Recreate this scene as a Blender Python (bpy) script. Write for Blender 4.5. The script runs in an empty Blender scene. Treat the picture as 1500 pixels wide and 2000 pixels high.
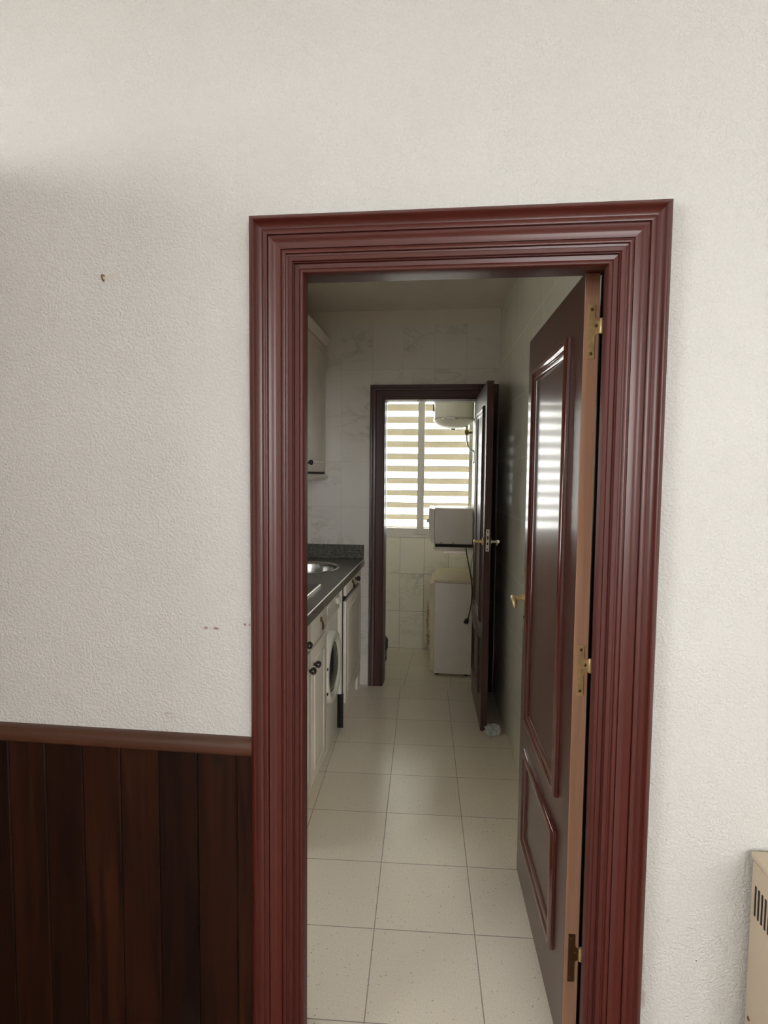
import bpy, bmesh, math, random
from mathutils import Vector, Matrix, noise as mnoise
random.seed(7)
SC = bpy.context.scene
COL = SC.collection
PI = math.pi

# ------------------------------------------------------------------ node helpers
def new_mat(name):
    m = bpy.data.materials.new(name); m.use_nodes = True
    nt = m.node_tree
    return m, nt, nt.nodes['Principled BSDF']

def N(nt, typ, **kw):
    n = nt.nodes.new(typ)
    for k, v in kw.items():
        setattr(n, k, v)
    return n

def L(nt, a, b):
    nt.links.new(a, b)

def setin(nt, sock, v):
    if hasattr(v, 'is_output') or isinstance(v, bpy.types.NodeSocket):
        nt.links.new(v, sock)
    else:
        sock.default_value = v

def mth(nt, op, a, b=None, c=None, clamp=False):
    n = nt.nodes.new('ShaderNodeMath'); n.operation = op; n.use_clamp = clamp
    for i, v in enumerate((a, b, c)):
        if v is not None:
            setin(nt, n.inputs[i], v)
    return n.outputs[0]

def ramp(nt, fac, stops):
    n = nt.nodes.new('ShaderNodeValToRGB')
    cr = n.color_ramp
    while len(cr.elements) < len(stops):
        cr.elements.new(0.5)
    for e, (p, c) in zip(cr.elements, stops):
        e.position = p; e.color = (*c, 1) if len(c) == 3 else c
    setin(nt, n.inputs[0], fac)
    return n.outputs[0]

def mix(nt, fac, a, b):
    n = nt.nodes.new('ShaderNodeMix'); n.data_type = 'RGBA'
    setin(nt, n.inputs[0], fac)
    for s, v in ((n.inputs[6], a), (n.inputs[7], b)):
        if isinstance(v, (tuple, list)):
            s.default_value = (*v, 1) if len(v) == 3 else v
        else:
            nt.links.new(v, s)
    return n.outputs[2]

def objco(nt, scale=(1, 1, 1), rot=(0, 0, 0), loc=(0, 0, 0)):
    t = nt.nodes.new('ShaderNodeTexCoord')
    mp = nt.nodes.new('ShaderNodeMapping')
    mp.inputs['Scale'].default_value = scale
    mp.inputs['Rotation'].default_value = rot
    mp.inputs['Location'].default_value = loc
    nt.links.new(t.outputs['Object'], mp.inputs['Vector'])
    return mp.outputs[0]

def noise_tex(nt, vec, scale, detail=3, rough=.5, dist=0.):
    n = nt.nodes.new('ShaderNodeTexNoise')
    n.inputs['Scale'].default_value = scale
    n.inputs['Detail'].default_value = detail
    n.inputs['Roughness'].default_value = rough
    n.inputs['Distortion'].default_value = dist
    nt.links.new(vec, n.inputs['Vector'])
    return n.outputs[0]

def bump(nt, bsdf, h, strength, dist):
    b = nt.nodes.new('ShaderNodeBump')
    b.inputs['Strength'].default_value = strength
    b.inputs['Distance'].default_value = dist
    nt.links.new(h, b.inputs['Height'])
    nt.links.new(b.outputs[0], bsdf.inputs['Normal'])

def plain(name, color, rough=.5, metal=0., spec=.5, var=0.06, vscale=9, coat=0.):
    m, nt, p = new_mat(name)
    v = objco(nt)
    f = noise_tex(nt, v, vscale, 4)
    a = tuple(c * (1 - var) for c in color); b = tuple(min(1, c * (1 + var)) for c in color)
    L(nt, ramp(nt, f, [(.3, a), (.7, b)]), p.inputs['Base Color'])
    p.inputs['Roughness'].default_value = rough
    p.inputs['Metallic'].default_value = metal
    p.inputs['Specular IOR Level'].default_value = spec
    p.inputs['Coat Weight'].default_value = coat
    p.inputs['Coat Roughness'].default_value = .08
    return m

def wood(name, dark, light, axis='z', rough=.32, coat=.35, scale=1., coat_rough=.12, streak=1.):
    m, nt, p = new_mat(name)
    k = {'z': (28, 28, 1.1), 'x': (1.1, 28, 28), 'y': (28, 1.1, 28)}[axis]
    v = objco(nt, scale=tuple(a * scale for a in k))
    f = noise_tex(nt, v, 1.6, 6, .62, .5)
    v2 = objco(nt, scale=tuple(a * .22 * scale for a in k))
    g = noise_tex(nt, v2, 1.5, 3)
    h = mth(nt, 'ADD', mth(nt, 'MULTIPLY', f, .62), mth(nt, 'MULTIPLY', g, .38))
    c = ramp(nt, h, [(.34, dark), (.5, tuple((a + b) / 2 for a, b in zip(dark, light))), (.68, light)])
    L(nt, c, p.inputs['Base Color'])
    p.inputs['Roughness'].default_value = rough
    p.inputs['Coat Weight'].default_value = coat
    p.inputs['Coat Roughness'].default_value = coat_rough
    bump(nt, p, f, .08 * streak, .002)
    return m

# ------------------------------------------------------------------ materials
def mat_gotele():
    m, nt, p = new_mat('stippled_wall_paint')
    v = objco(nt)
    f = noise_tex(nt, v, 2.2, 3)
    base = ramp(nt, f, [(.3, (.630, .634, .606)), (.7, (.660, .667, .643))])
    # small chips, drill marks and scuffs with their own shapes (x, z, rx, rz, strength, colour)
    sep = N(nt, 'ShaderNodeSeparateXYZ'); L(nt, v, sep.inputs[0])
    wob = noise_tex(nt, v, 90, 2)
    marks = [(-.571, 1.149, .006, .0035, .75, 'b'), (-.546, 1.149, .009, .0035, .8, 'b'), (-.474, 1.161, .004, .004, .8, 'r'),
             (-.463, 1.160, .003, .003, .6, 'r'), (-.4565, 1.091, .0025, .003, .95, 'k'), (-.667, .934, .014, .004, .45, 'g'),
             (-.79, 1.976, .022, .010, .16, 'y'), (-.655, .925, .006, .004, .3, 'g'),
             (.459, .40, .006, .045, .35, 'b'), (.463, .33, .007, .03, .35, 'b'), (.455, .25, .006, .05, .3, 'b'),
             (.50, .79, .004, .005, .3, 'g'), (.455, .58, .003, .004, .8, 'k'), (.51, .52, .006, .006, .25, 'g'),
             (.575, .43, .002, .002, .8, 'k'), (.50, .40, .003, .003, .3, 'g'), (.53, .60, .003, .003, .3, 'g')]
    cols = {'b': (.23, .13, .09), 'r': (.22, .07, .05), 'k': (.06, .05, .04), 'g': (.33, .28, .24), 'y': (.62, .52, .36)}
    out = base
    for x, z, rx, rz, s, c in marks:
        dx = mth(nt, 'DIVIDE', mth(nt, 'SUBTRACT', sep.outputs[0], x), rx)
        dz = mth(nt, 'DIVIDE', mth(nt, 'SUBTRACT', sep.outputs[2], z), rz)
        d = mth(nt, 'ADD', mth(nt, 'MULTIPLY', dx, dx), mth(nt, 'MULTIPLY', dz, dz))
        d = mth(nt, 'ADD', d, mth(nt, 'MULTIPLY', mth(nt, 'SUBTRACT', wob, .5), 2.2))
        k = mth(nt, 'MULTIPLY', mth(nt, 'SUBTRACT', 1.15, d, clamp=True), s, clamp=True)
        out = mix(nt, k, out, cols[c])
    L(nt, out, p.inputs['Base Color'])
    p.inputs['Roughness'].default_value = .62
    p.inputs['Specular IOR Level'].default_value = .35
    # gotele: worm-like drops of paint
    a = noise_tex(nt, v, 150, 2, .45, .6)
    b = noise_tex(nt, v, 46, 2)
    drops = ramp(nt, a, [(.38, (0, 0, 0)), (.62, (1, 1, 1))])
    h = mth(nt, 'ADD', mth(nt, 'MULTIPLY', drops, .8), mth(nt, 'MULTIPLY', b, .5))
    bump(nt, p, h, .6, .0025)
    return m

def tile_lines(nt, u, v, su, sv, ou, ov, w):
    """distance-to-joint mask, 1 on the joint; u, v sockets in metres; also a cell id vector"""
    def one(s, size, off):
        q = mth(nt, 'DIVIDE', mth(nt, 'SUBTRACT', s, off), size)
        fr = mth(nt, 'FRACT', q)
        d = mth(nt, 'MINIMUM', fr, mth(nt, 'SUBTRACT', 1., fr))
        d = mth(nt, 'MULTIPLY', d, size)
        return d, mth(nt, 'FLOOR', q)
    du, iu = one(u, su, ou); dv, iv = one(v, sv, ov)
    d = mth(nt, 'MINIMUM', du, dv)
    line = mth(nt, 'SUBTRACT', 1., mth(nt, 'DIVIDE', d, w, clamp=True), clamp=True)
    line = mth(nt, 'GREATER_THAN', line, .35)
    return line, iu, iv, d

def mat_wall_tile(name, axis, su, sv, ou, ov, tint, top=None, rough=.16, grout=(.20, .18, .15), vein=.5, stain=None, joint=.85):
    m, nt, p = new_mat(name)
    co = objco(nt)
    sep = N(nt, 'ShaderNodeSeparateXYZ'); L(nt, co, sep.inputs[0])
    u = sep.outputs[0] if axis == 'x' else sep.outputs[1]
    z = sep.outputs[2]
    line, iu, iv, d = tile_lines(nt, u, z, su, sv, ou, ov, .0022)
    # marble veining, shifted per tile
    cmb = N(nt, 'ShaderNodeCombineXYZ')
    L(nt, mth(nt, 'ADD', u, mth(nt, 'MULTIPLY', iu, 3.7)), cmb.inputs[0])
    L(nt, mth(nt, 'ADD', z, mth(nt, 'MULTIPLY', iv, 5.3)), cmb.inputs[1])
    mp = N(nt, 'ShaderNodeMapping'); mp.inputs['Rotation'].default_value = (0, 0, -.85); mp.inputs['Scale'].default_value = (5.5, 13, 1)
    L(nt, cmb.outputs[0], mp.inputs[0])
    f = noise_tex(nt, mp.outputs[0], .75, 6, .62, .7)
    vv = mth(nt, 'ABSOLUTE', mth(nt, 'SUBTRACT', f, .5))
    vm = mth(nt, 'SUBTRACT', 1., mth(nt, 'DIVIDE', vv, .05, clamp=True))
    g = noise_tex(nt, mp.outputs[0], .30, 2)
    vm = mth(nt, 'MULTIPLY', vm, ramp(nt, g, [(.46, (0, 0, 0)), (.66, (1, 1, 1))]))
    vm = mth(nt, 'MULTIPLY', mth(nt, 'ADD', vm, mth(nt, 'MULTIPLY', g, .35)), vein)
    c = mix(nt, vm, tint, tuple(t * k_ for t, k_ in zip(tint, (.50, .52, .46))))
    if stain:
        for (sx, sz, rx, rz, cc, s) in stain:
            dx = mth(nt, 'DIVIDE', mth(nt, 'SUBTRACT', u, sx), rx); dz = mth(nt, 'DIVIDE', mth(nt, 'SUBTRACT', z, sz), rz)
            dd = mth(nt, 'ADD', mth(nt, 'MULTIPLY', dx, dx), mth(nt, 'MULTIPLY', dz, dz))
            dd = mth(nt, 'ADD', dd, mth(nt, 'MULTIPLY', mth(nt, 'SUBTRACT', noise_tex(nt, co, 60, 3), .5), 3.))
            c = mix(nt, mth(nt, 'MULTIPLY', mth(nt, 'SUBTRACT', 1., dd, clamp=True), s), c, cc)
    c = mix(nt, mth(nt, 'MULTIPLY', line, joint), c, grout)
    r = mth(nt, 'ADD', rough, mth(nt, 'MULTIPLY', line, .4))
    if top is not None:
        k = mth(nt, 'GREATER_THAN', z, top)
        c = mix(nt, k, c, (.74, .70, .61))
        r = mth(nt, 'MAXIMUM', r, mth(nt, 'MULTIPLY', k, .7))
    L(nt, c, p.inputs['Base Color']); L(nt, r, p.inputs['Roughness'])
    hb = mth(nt, 'SUBTRACT', 1., line)
    bump(nt, p, hb, .25, .0015)
    return m

def mat_floor_tile(name, ang, ox, oy, size, tint=(.86, .79, .665)):
    m, nt, p = new_mat(name)
    t = N(nt, 'ShaderNodeTexCoord')
    sep = N(nt, 'ShaderNodeSeparateXYZ'); L(nt, t.outputs['Object'], sep.inputs[0])
    x = mth(nt, 'SUBTRACT', sep.outputs[0], ox); y = mth(nt, 'SUBTRACT', sep.outputs[1], oy)
    ca, sa = math.cos(ang), math.sin(ang)
    u = mth(nt, 'ADD', mth(nt, 'MULTIPLY', x, ca), mth(nt, 'MULTIPLY', y, sa))
    v = mth(nt, 'SUBTRACT', mth(nt, 'MULTIPLY', y, ca), mth(nt, 'MULTIPLY', x, sa))
    line, iu, iv, d = tile_lines(nt, u, v, size, size, 0., 0., .0026)
    co = t.outputs['Object']
    # terrazzo-like specks
    vo = N(nt, 'ShaderNodeTexVoronoi'); vo.inputs['Scale'].default_value = 62; L(nt, co, vo.inputs['Vector'])
    sp = mth(nt, 'LESS_THAN', vo.outputs['Distance'], mth(nt, 'MULTIPLY', noise_tex(nt, co, 24, 2), .25))
    vr = N(nt, 'ShaderNodeSeparateColor'); L(nt, vo.outputs['Color'], vr.inputs[0])
    sp = mth(nt, 'MULTIPLY', sp, mth(nt, 'GREATER_THAN', vr.outputs[0], .40))
    fine = noise_tex(nt, co, 210, 2)
    wn = N(nt, 'ShaderNodeTexWhiteNoise'); wn.noise_dimensions = '2D'
    cm = N(nt, 'ShaderNodeCombineXYZ'); L(nt, iu, cm.inputs[0]); L(nt, iv, cm.inputs[1]); L(nt, cm.outputs[0], wn.inputs['Vector'])
    tone = mth(nt, 'ADD', .95, mth(nt, 'MULTIPLY', wn.outputs['Value'], .07))
    base = ramp(nt, fine, [(.35, tuple(c * .93 for c in tint)), (.65, tuple(min(1, c * 1.05) for c in tint))])
    hs = N(nt, 'ShaderNodeHueSaturation'); L(nt, base, hs.inputs['Color']); L(nt, tone, hs.inputs['Value'])
    c = mix(nt, mth(nt, 'MULTIPLY', sp, .55), hs.outputs[0], (.30, .23, .17))
    c = mix(nt, mth(nt, 'MULTIPLY', line, .8), c, (.20, .16, .13))
    L(nt, c, p.inputs['Base Color'])
    p.inputs['Specular IOR Level'].default_value = .75
    rr = mth(nt, 'ADD', .195, mth(nt, 'MULTIPLY', noise_tex(nt, co, 7, 3), .03))
    rr = mth(nt, 'ADD', rr, mth(nt, 'MULTIPLY', line, .3))
    L(nt, rr, p.inputs['Roughness'])
    bump(nt, p, mth(nt, 'SUBTRACT', 1., line), .25, .0012)
    return m

M = {}
M['gotele'] = mat_gotele()
M['white_paint'] = plain('room_paint', (.82, .82, .80), .7, var=.02)
M['kitchen_ceiling'] = plain('kitchen_ceiling_paint', (.74, .70, .61), .75, var=.03)
M['parquet'] = wood('dark_parquet', (.14, .060, .034), (.23, .112, .068), 'x', .35, .2)
MAH_D, MAH_L = (.060, .0080, .0050), (.092, .0150, .0092)
M['mahog_z'] = wood('mahogany_upright', MAH_D, MAH_L, 'z', .40, .32, coat_rough=.24, streak=.1)
M['mahog_x'] = wood('mahogany_head', MAH_D, MAH_L, 'x', .40, .32, coat_rough=.24, streak=.1)
M['jamb_z'] = wood('mahogany_jamb', MAH_D, MAH_L, 'z', .55, 0., streak=.1)
M['leaf'] = wood('dark_varnished_leaf', (.036, .008, .005), (.062, .015, .010), 'z', .34, .22, coat_rough=.10, streak=.12)
M['leaf_mould'] = wood('dark_varnished_moulding', (.055, .007, .005), (.09, .014, .009), 'z', .22, .7, coat_rough=.05, streak=.3)
M['leaf_edge'] = wood('orange_brown_leaf_edge', (.42, .235, .145), (.58, .35, .23), 'z', .5, .1)
M['inner_wood'] = wood('dark_brown_inner_wood', (.035, .010, .009), (.075, .022, .018), 'z', .38, .22, coat_rough=.15, streak=.3)
M['inner_wood_x'] = wood('dark_brown_inner_head', (.035, .010, .009), (.075, .022, .018), 'x', .38, .22, coat_rough=.15, streak=.3)
M['brass'] = plain('worn_brass', (.72, .55, .27), .42, .55, var=.18, vscale=60)
M['brass_dark'] = plain('tarnished_brass_screw', (.22, .14, .06), .4, .8)
M['old_brass'] = plain('dull_brass', (.34, .25, .12), .4, .6)
M['chrome'] = plain('stainless_steel', (.62, .62, .60), .22, 1., var=.05)
M['steel_trim'] = plain('brushed_steel_trim', (.75, .73, .68), .28, 1., var=.04)
M['white_lam'] = plain('white_cabinet_lacquer', (.84, .79, .70), .3, var=.03)
M['white_edge'] = plain('white_cabinet_edge', (.86, .82, .74), .35, var=.02)
M['white_enamel'] = plain('white_enamel', (.82, .80, .72), .22, var=.03)
M['grey_enamel'] = plain('pale_grey_enamel', (.84, .80, .76), .35, var=.03)
M['ivory'] = plain('ivory_metal_casing', (.60, .50, .365), .42, var=.03)
M['lit_yellow'] = plain('lit_yellow_plastic', (.76, .68, .50), .4, var=.06)  # pale plastic with the yellow of the window light put into its colour
M['black'] = plain('black_plastic', (.012, .011, .012), .3, var=.2)
M['dark_gap'] = plain('dark_recess', (.02, .015, .012), .7, var=.1)  # near-black that paints shade in gaps and slots; also the hob zones
M['knob'] = plain('dark_brown_knob', (.03, .02, .018), .22, var=.2, coat=.5)
M['alu'] = plain('white_aluminium', (.66, .63, .60), .4, var=.03)
M['slat'] = plain('cream_louvre_slat', (.32, .285, .20), .55, var=.04)
M['pvc'] = plain('cream_pvc', (.66, .62, .5), .4)
M['rag'] = plain('crumpled_pale_plastic', (.62, .66, .63), .35, var=.3, vscale=25)
M['bag'] = plain('black_bag_plastic', (.02, .022, .02), .28, var=.3)

def mat_speckled():
    m, nt, p = new_mat('dark_speckled_worktop')
    co = objco(nt)
    f = noise_tex(nt, co, 260, 2)
    g = noise_tex(nt, co, 90, 2)
    h = mth(nt, 'ADD', mth(nt, 'MULTIPLY', f, .6), mth(nt, 'MULTIPLY', g, .4))
    L(nt, ramp(nt, h, [(.38, (.05, .05, .045)), (.52, (.115, .108, .093)), (.64, (.24, .225, .195))]), p.inputs['Base Color'])
    p.inputs['Roughness'].default_value = .26
    return m
M['worktop'] = mat_speckled()

def mat_wainscot():
    m, nt, p = new_mat('dark_stained_planks')
    co = objco(nt)
    sep = N(nt, 'ShaderNodeSeparateXYZ'); L(nt, co, sep.inputs[0])
    ix = mth(nt, 'FLOOR', mth(nt, 'DIVIDE', mth(nt, 'ADD', sep.outputs[0], 1.085), .0987))
    wn = N(nt, 'ShaderNodeTexWhiteNoise'); wn.noise_dimensions = '1D'; L(nt, ix, wn.inputs['W'])
    cmb = N(nt, 'ShaderNodeCombineXYZ')
    L(nt, mth(nt, 'MULTIPLY', mth(nt, 'ADD', sep.outputs[0], mth(nt, 'MULTIPLY', ix, 7.1)), 22.), cmb.inputs[0])
    L(nt, mth(nt, 'MULTIPLY', sep.outputs[2], 1.3), cmb.inputs[2])
    f = noise_tex(nt, cmb.outputs[0], 1.3, 5, .6, .8)
    # knots
    kn = noise_tex(nt, co, 9., 1)
    knot = ramp(nt, kn, [(.68, (0, 0, 0)), (.78, (1, 1, 1))])
    c = ramp(nt, f, [(.3, (.0055, .0013, .0006)), (.7, (.030, .0085, .0028))])
    hs = N(nt, 'ShaderNodeHueSaturation'); L(nt, c, hs.inputs['Color'])
    L(nt, mth(nt, 'ADD', .62, mth(nt, 'MULTIPLY', wn.outputs['Value'], .85)), hs.inputs['Value'])
    out = mix(nt, mth(nt, 'MULTIPLY', knot, .8), hs.outputs[0], (.012, .006, .004))
    L(nt, out, p.inputs['Base Color'])
    p.inputs['Roughness'].default_value = .5
    p.inputs['Specular IOR Level'].default_value = .22
    return m
M['plank'] = mat_wainscot()
M['plank_rail'] = wood('stained_dado_rail', (.050, .019, .010), (.10, .040, .021), 'x', .4, .2)

def mat_glass():
    m, nt, p = new_mat('window_glass')
    out = nt.nodes['Material Output']
    tr = N(nt, 'ShaderNodeBsdfTransparent'); tr.inputs[0].default_value = (.96, .97, .95, 1)
    gl = N(nt, 'ShaderNodeBsdfGlossy'); gl.inputs['Roughness'].default_value = .03
    fr = N(nt, 'ShaderNodeFresnel'); fr.inputs[0].default_value = 1.45
    mx = N(nt, 'ShaderNodeMixShader')
    L(nt, fr.outputs[0], mx.inputs[0]); L(nt, tr.outputs[0], mx.inputs[1]); L(nt, gl.outputs[0], mx.inputs[2])
    L(nt, mx.outputs[0], out.inputs[0])
    return m
M['glass'] = mat_glass()

def mat_porthole():
    m, nt, p = new_mat('dark_porthole_glass')
    p.inputs['Base Color'].default_value = (.03, .04, .045, 1)
    p.inputs['Roughness'].default_value = .08
    co = objco(nt); f = noise_tex(nt, co, 6, 2)
    L(nt, ramp(nt, f, [(.3, (.02, .03, .034)), (.7, (.05, .06, .066))]), p.inputs['Base Color'])
    p.inputs['Coat Weight'].default_value = .6
    return m
M['porthole'] = mat_porthole()

# ------------------------------------------------------------------ mesh helpers
class B:
    """collects shapes, then links them as ONE mesh object"""
    def __init__(self): self.bm = bmesh.new()
    def box(self, x0, x1, y0, y1, z0, z1, bev=0., seg=2):
        r = bmesh.ops.create_cube(self.bm, size=1)
        vs = r['verts']
        for v in vs:
            v.co = Vector(((x0 + x1) / 2 + v.co.x * (x1 - x0), (y0 + y1) / 2 + v.co.y * (y1 - y0), (z0 + z1) / 2 + v.co.z * (z1 - z0)))
        if bev > 0:
            es = list({e for v in vs for e in v.link_edges})
            bmesh.ops.bevel(self.bm, geom=es, offset=bev, segments=seg, profile=.5, affect='EDGES')
        return self
    def tube(self, pts, r, n=12, caps=True):
        pts = [Vector(p) for p in pts]
        rr = r if isinstance(r, (list, tuple)) else [r] * len(pts)
        rings = []
        t0 = (pts[1] - pts[0]).normalized()
        up = Vector((0, 0, 1)) if abs(t0.z) < .9 else Vector((1, 0, 0))
        nrm = (up - t0 * up.dot(t0)).normalized()
        for i, p in enumerate(pts):
            t = (pts[min(i + 1, len(pts) - 1)] - pts[max(i - 1, 0)]).normalized()
            nrm = (nrm - t * nrm.dot(t)).normalized(); b = t.cross(nrm)
            rings.append([self.bm.verts.new(p + (nrm * math.cos(2 * PI * k / n) + b * math.sin(2 * PI * k / n)) * rr[i]) for k in range(n)])
        for a, c in zip(rings, rings[1:]):
            for k in range(n):
                self.bm.faces.new((a[k], a[(k + 1) % n], c[(k + 1) % n], c[k]))
        if caps:
            self.bm.faces.new(rings[0][::-1]); self.bm.faces.new(rings[-1])
        return self
    def lathe(self, prof, origin=(0, 0, 0), axis='z', n=32):
        """prof: (radius, height) list"""
        o = Vector(origin); rings = []
        def place(r, h, a):
            c, s = r * math.cos(a), r * math.sin(a)
            return o + {'z': Vector((c, s, h)), 'x': Vector((h, c, s)), 'y': Vector((s, h, c))}[axis]
        for r, h in prof:
            if r < 1e-6: rings.append([self.bm.verts.new(place(0, h, 0))])
            else: rings.append([self.bm.verts.new(place(r, h, 2 * PI * k / n)) for k in range(n)])
        for a, c in zip(rings, rings[1:]):
            if len(a) == 1 and len(c) == 1: continue
            for k in range(n):
                k2 = (k + 1) % n
                if len(a) == 1: self.bm.faces.new((a[0], c[k2], c[k]))
                elif len(c) == 1: self.bm.faces.new((a[k], a[k2], c[0]))
                else: self.bm.faces.new((a[k], a[k2], c[k2], c[k]))
        for g, fl in ((rings[0], True), (rings[-1], False)):
            if len(g) > 2: self.bm.faces.new(g[::-1] if fl else g)
        return self
    def prism(self, poly, d0, d1, axis='y', bev=0.):
        """poly in the plane across axis, extruded d0..d1. axis y: poly=(x,z); x: (y,z); z: (x,y)"""
        def pl(a, b, d): return {'y': (a, d, b), 'x': (d, a, b), 'z': (a, b, d)}[axis]
        v0 = [self.bm.verts.new(pl(a, b, d0)) for a, b in poly]
        v1 = [self.bm.verts.new(pl(a, b, d1)) for a, b in poly]
        n = len(poly)
        self.bm.faces.new(v0); self.bm.faces.new(v1[::-1])
        for i in range(n):
            j = (i + 1) % n
            self.bm.faces.new((v0[i], v1[i], v1[j], v0[j]))
        return self
    def loft(self, loops, close=True, caps=False):
        rs = [[self.bm.verts.new(p) for p in l] for l in loops]
        for a, c in zip(rs, rs[1:]):
            m = len(a)
            for k in range(m if close else m - 1):
                self.bm.faces.new((a[k], a[(k + 1) % m], c[(k + 1) % m], c[k]))
        if caps:
            self.bm.faces.new(rs[0][::-1]); self.bm.faces.new(rs[-1])
        return self
    def frame_legs(self, prof, cx, a, h, y0, which, sgn=-1, z0=0., oscale=1.):
        """mitred door surround piece swept from prof [(outward offset, protrusion)]; which: left / head / right"""
        def P(k, o, d):
            o *= oscale
            x = cx + (-(a + o) if k in (0, 1) else a + o)
            z = z0 if k in (0, 3) else h + o
            return (x, y0 + sgn * d, z)
        ks = {'left': (0, 1), 'head': (1, 2), 'right': (2, 3)}[which]
        return self.loft([[P(k, o, d) for o, d in prof] for k in ks], True, True)
    def ring_frame(self, prof, u0, u1, z0, z1, y0=0., sgn=1):
        """closed rectangular moulding on a panel in the local xz plane; prof [(inward offset, height)]"""
        loops = []
        for o, hgt in prof:
            loops.append([(u0 + o, y0 + sgn * hgt, z0 + o), (u1 - o, y0 + sgn * hgt, z0 + o), (u1 - o, y0 + sgn * hgt, z1 - o), (u0 + o, y0 + sgn * hgt, z1 - o)])
        return self.loft(loops, True)
    def sphere(self, c, r, sx=1, sy=1, sz=1, u=20, v=12):
        res = bmesh.ops.create_uvsphere(self.bm, u_segments=u, v_segments=v, radius=r)
        for w in res['verts']:
            w.co = Vector((c[0] + w.co.x * sx, c[1] + w.co.y * sy, c[2] + w.co.z * sz))
        return self
    def build(self, name, mat, parent=None, loc=None, smooth=35, mats=None):
        bmesh.ops.recalc_face_normals(self.bm, faces=self.bm.faces)
        me = bpy.data.meshes.new(name)
        self.bm.to_mesh(me); self.bm.free()
        me.materials.append(mat)
        for x in (mats or []): me.materials.append(x)
        if smooth:
            me.shade_smooth(); me.set_sharp_from_angle(angle=math.radians(smooth))
        o = bpy.data.objects.new(name, me); COL.objects.link(o)
        if parent is not None: o.parent = parent
        if loc: o.location = loc
        return o

def tag(o, label, cat, group=None, kind=None):
    o['label'] = label; o['category'] = cat
    if group: o['group'] = group
    if kind: o['kind'] = kind
    return o

def thing(name, label, cat, loc=(0, 0, 0), rotz=0., group=None, kind=None):
    o = bpy.data.objects.new(name, None); COL.objects.link(o)
    o.empty_display_size = .1
    o.location = loc; o.rotation_euler = (0, 0, rotz)
    return tag(o, label, cat, group, kind)

def wall_with_hole(b, x0, x1, z0, z1, y0, y1, hx0, hx1, hz0, hz1):
    if hx0 > x0: b.box(x0, hx0, y0, y1, z0, z1)
    if hx1 < x1: b.box(hx1, x1, y0, y1, z0, z1)
    if hz1 < z1: b.box(hx0, hx1, y0, y1, hz1, z1)
    if hz0 > z0: b.box(hx0, hx1, y0, y1, z0, hz0)
    return b

# ------------------------------------------------------------------ dimensions (metres, X right, Y away from the camera, Z up)
CASE_A, CASE_H = .367, 2.007          # front surround: half inner width, inner height
FW = .165                              # front wall thickness
FARY, FART = 2.75, .13                # kitchen end wall and its thickness
LBACK = 3.64                          # laundry back wall
LX0, LX1 = -2.6, 2.4                  # living room
LY0 = -4.2
LZ = 3.05
KX0 = -1.18
KZ = 2.65
TILT = math.radians(2.25)             # right kitchen wall and floor tiles run slightly off square
def rwx(y): return .383 - math.tan(TILT) * (y - 1.6)

# ------------------------------------------------------------------ setting
f = B().box(LX0, LX1, LY0, 0.0, -.05, 0).build('floor', M['parquet'], smooth=0)
tag(f, 'dark parquet floor of the near room', 'floor', kind='structure')
M['ktile'] = mat_floor_tile('speckled_kitchen_floor_tile', math.radians(2.45), -.2355, .8555, .3340)
b = B().prism([(KX0 - .1, 0), (.55, 0), (.55, FARY), (KX0 - .1, FARY)], -.05, 0, 'z')
tag(b.build('floor', M['ktile'], smooth=0), 'speckled pale square tiles on the kitchen floor', 'floor', kind='structure')
M['ltile'] = mat_floor_tile('laundry_floor_tile', math.radians(-1.0), -.29, 2.885, .333, (.82, .765, .65))
b = B().box(-1.0, .45, FARY, LBACK, -.05, 0)
tag(b.build('floor', M['ltile'], smooth=0), 'pale floor tiles of the small laundry room beyond the far doorway', 'floor', kind='structure')

b = wall_with_hole(B(), LX0, LX1, 0, LZ, 0, FW, -CASE_A, CASE_A, 0, CASE_H)
tag(b.build('wall_front', M['gotele'], smooth=0), 'white stippled wall around the open doorway', 'wall', kind='structure')
# near room shell behind the camera, with two windows that light it
WB = (.52, 2.25, 1.1, 2.9)      # back wall window x0 x1 z0 z1
b = wall_with_hole(B(), LX0, LX1, 0, LZ, LY0 - .2, LY0, *WB)
tag(b.build('wall_back', M['white_paint'], smooth=0), 'white wall behind the viewer with a wide window', 'wall', kind='structure')
WL = (-3.3, -.95, 1.25, 2.65)   # left wall window y0 y1 z0 z1
b = B()
b.box(LX0 - .2, LX0, LY0, WL[0], 0, LZ).box(LX0 - .2, LX0, WL[1], 0, 0, LZ).box(LX0 - .2, LX0, WL[0], WL[1], WL[3], LZ).box(LX0 - .2, LX0, WL[0], WL[1], 0, WL[2])
tag(b.build('wall_left', M['white_paint'], smooth=0), 'white side wall of the near room, left of the view', 'wall', kind='structure')
b = B().box(LX1, LX1 + .2, LY0, 0, 0, LZ)
tag(b.build('wall_right', M['white_paint'], smooth=0), 'white side wall of the near room, right of the view', 'wall', kind='structure')
b = B().box(LX0, LX1, LY0, 0, LZ, LZ + .1)
tag(b.build('ceiling', M['white_paint'], smooth=0), 'white ceiling of the near room', 'ceiling', kind='structure')
# unseen stub partition, added to cast the upper-left shade on the stippled wall
b = B().box(-1.27, -1.21, -.85, 0, 0, 2.235)
tag(b.build('added_shade_partition', M['parquet'], smooth=0), 'added dark partition stub casting shade on the stippled wall, left of the view', 'wall', kind='structure')

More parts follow.
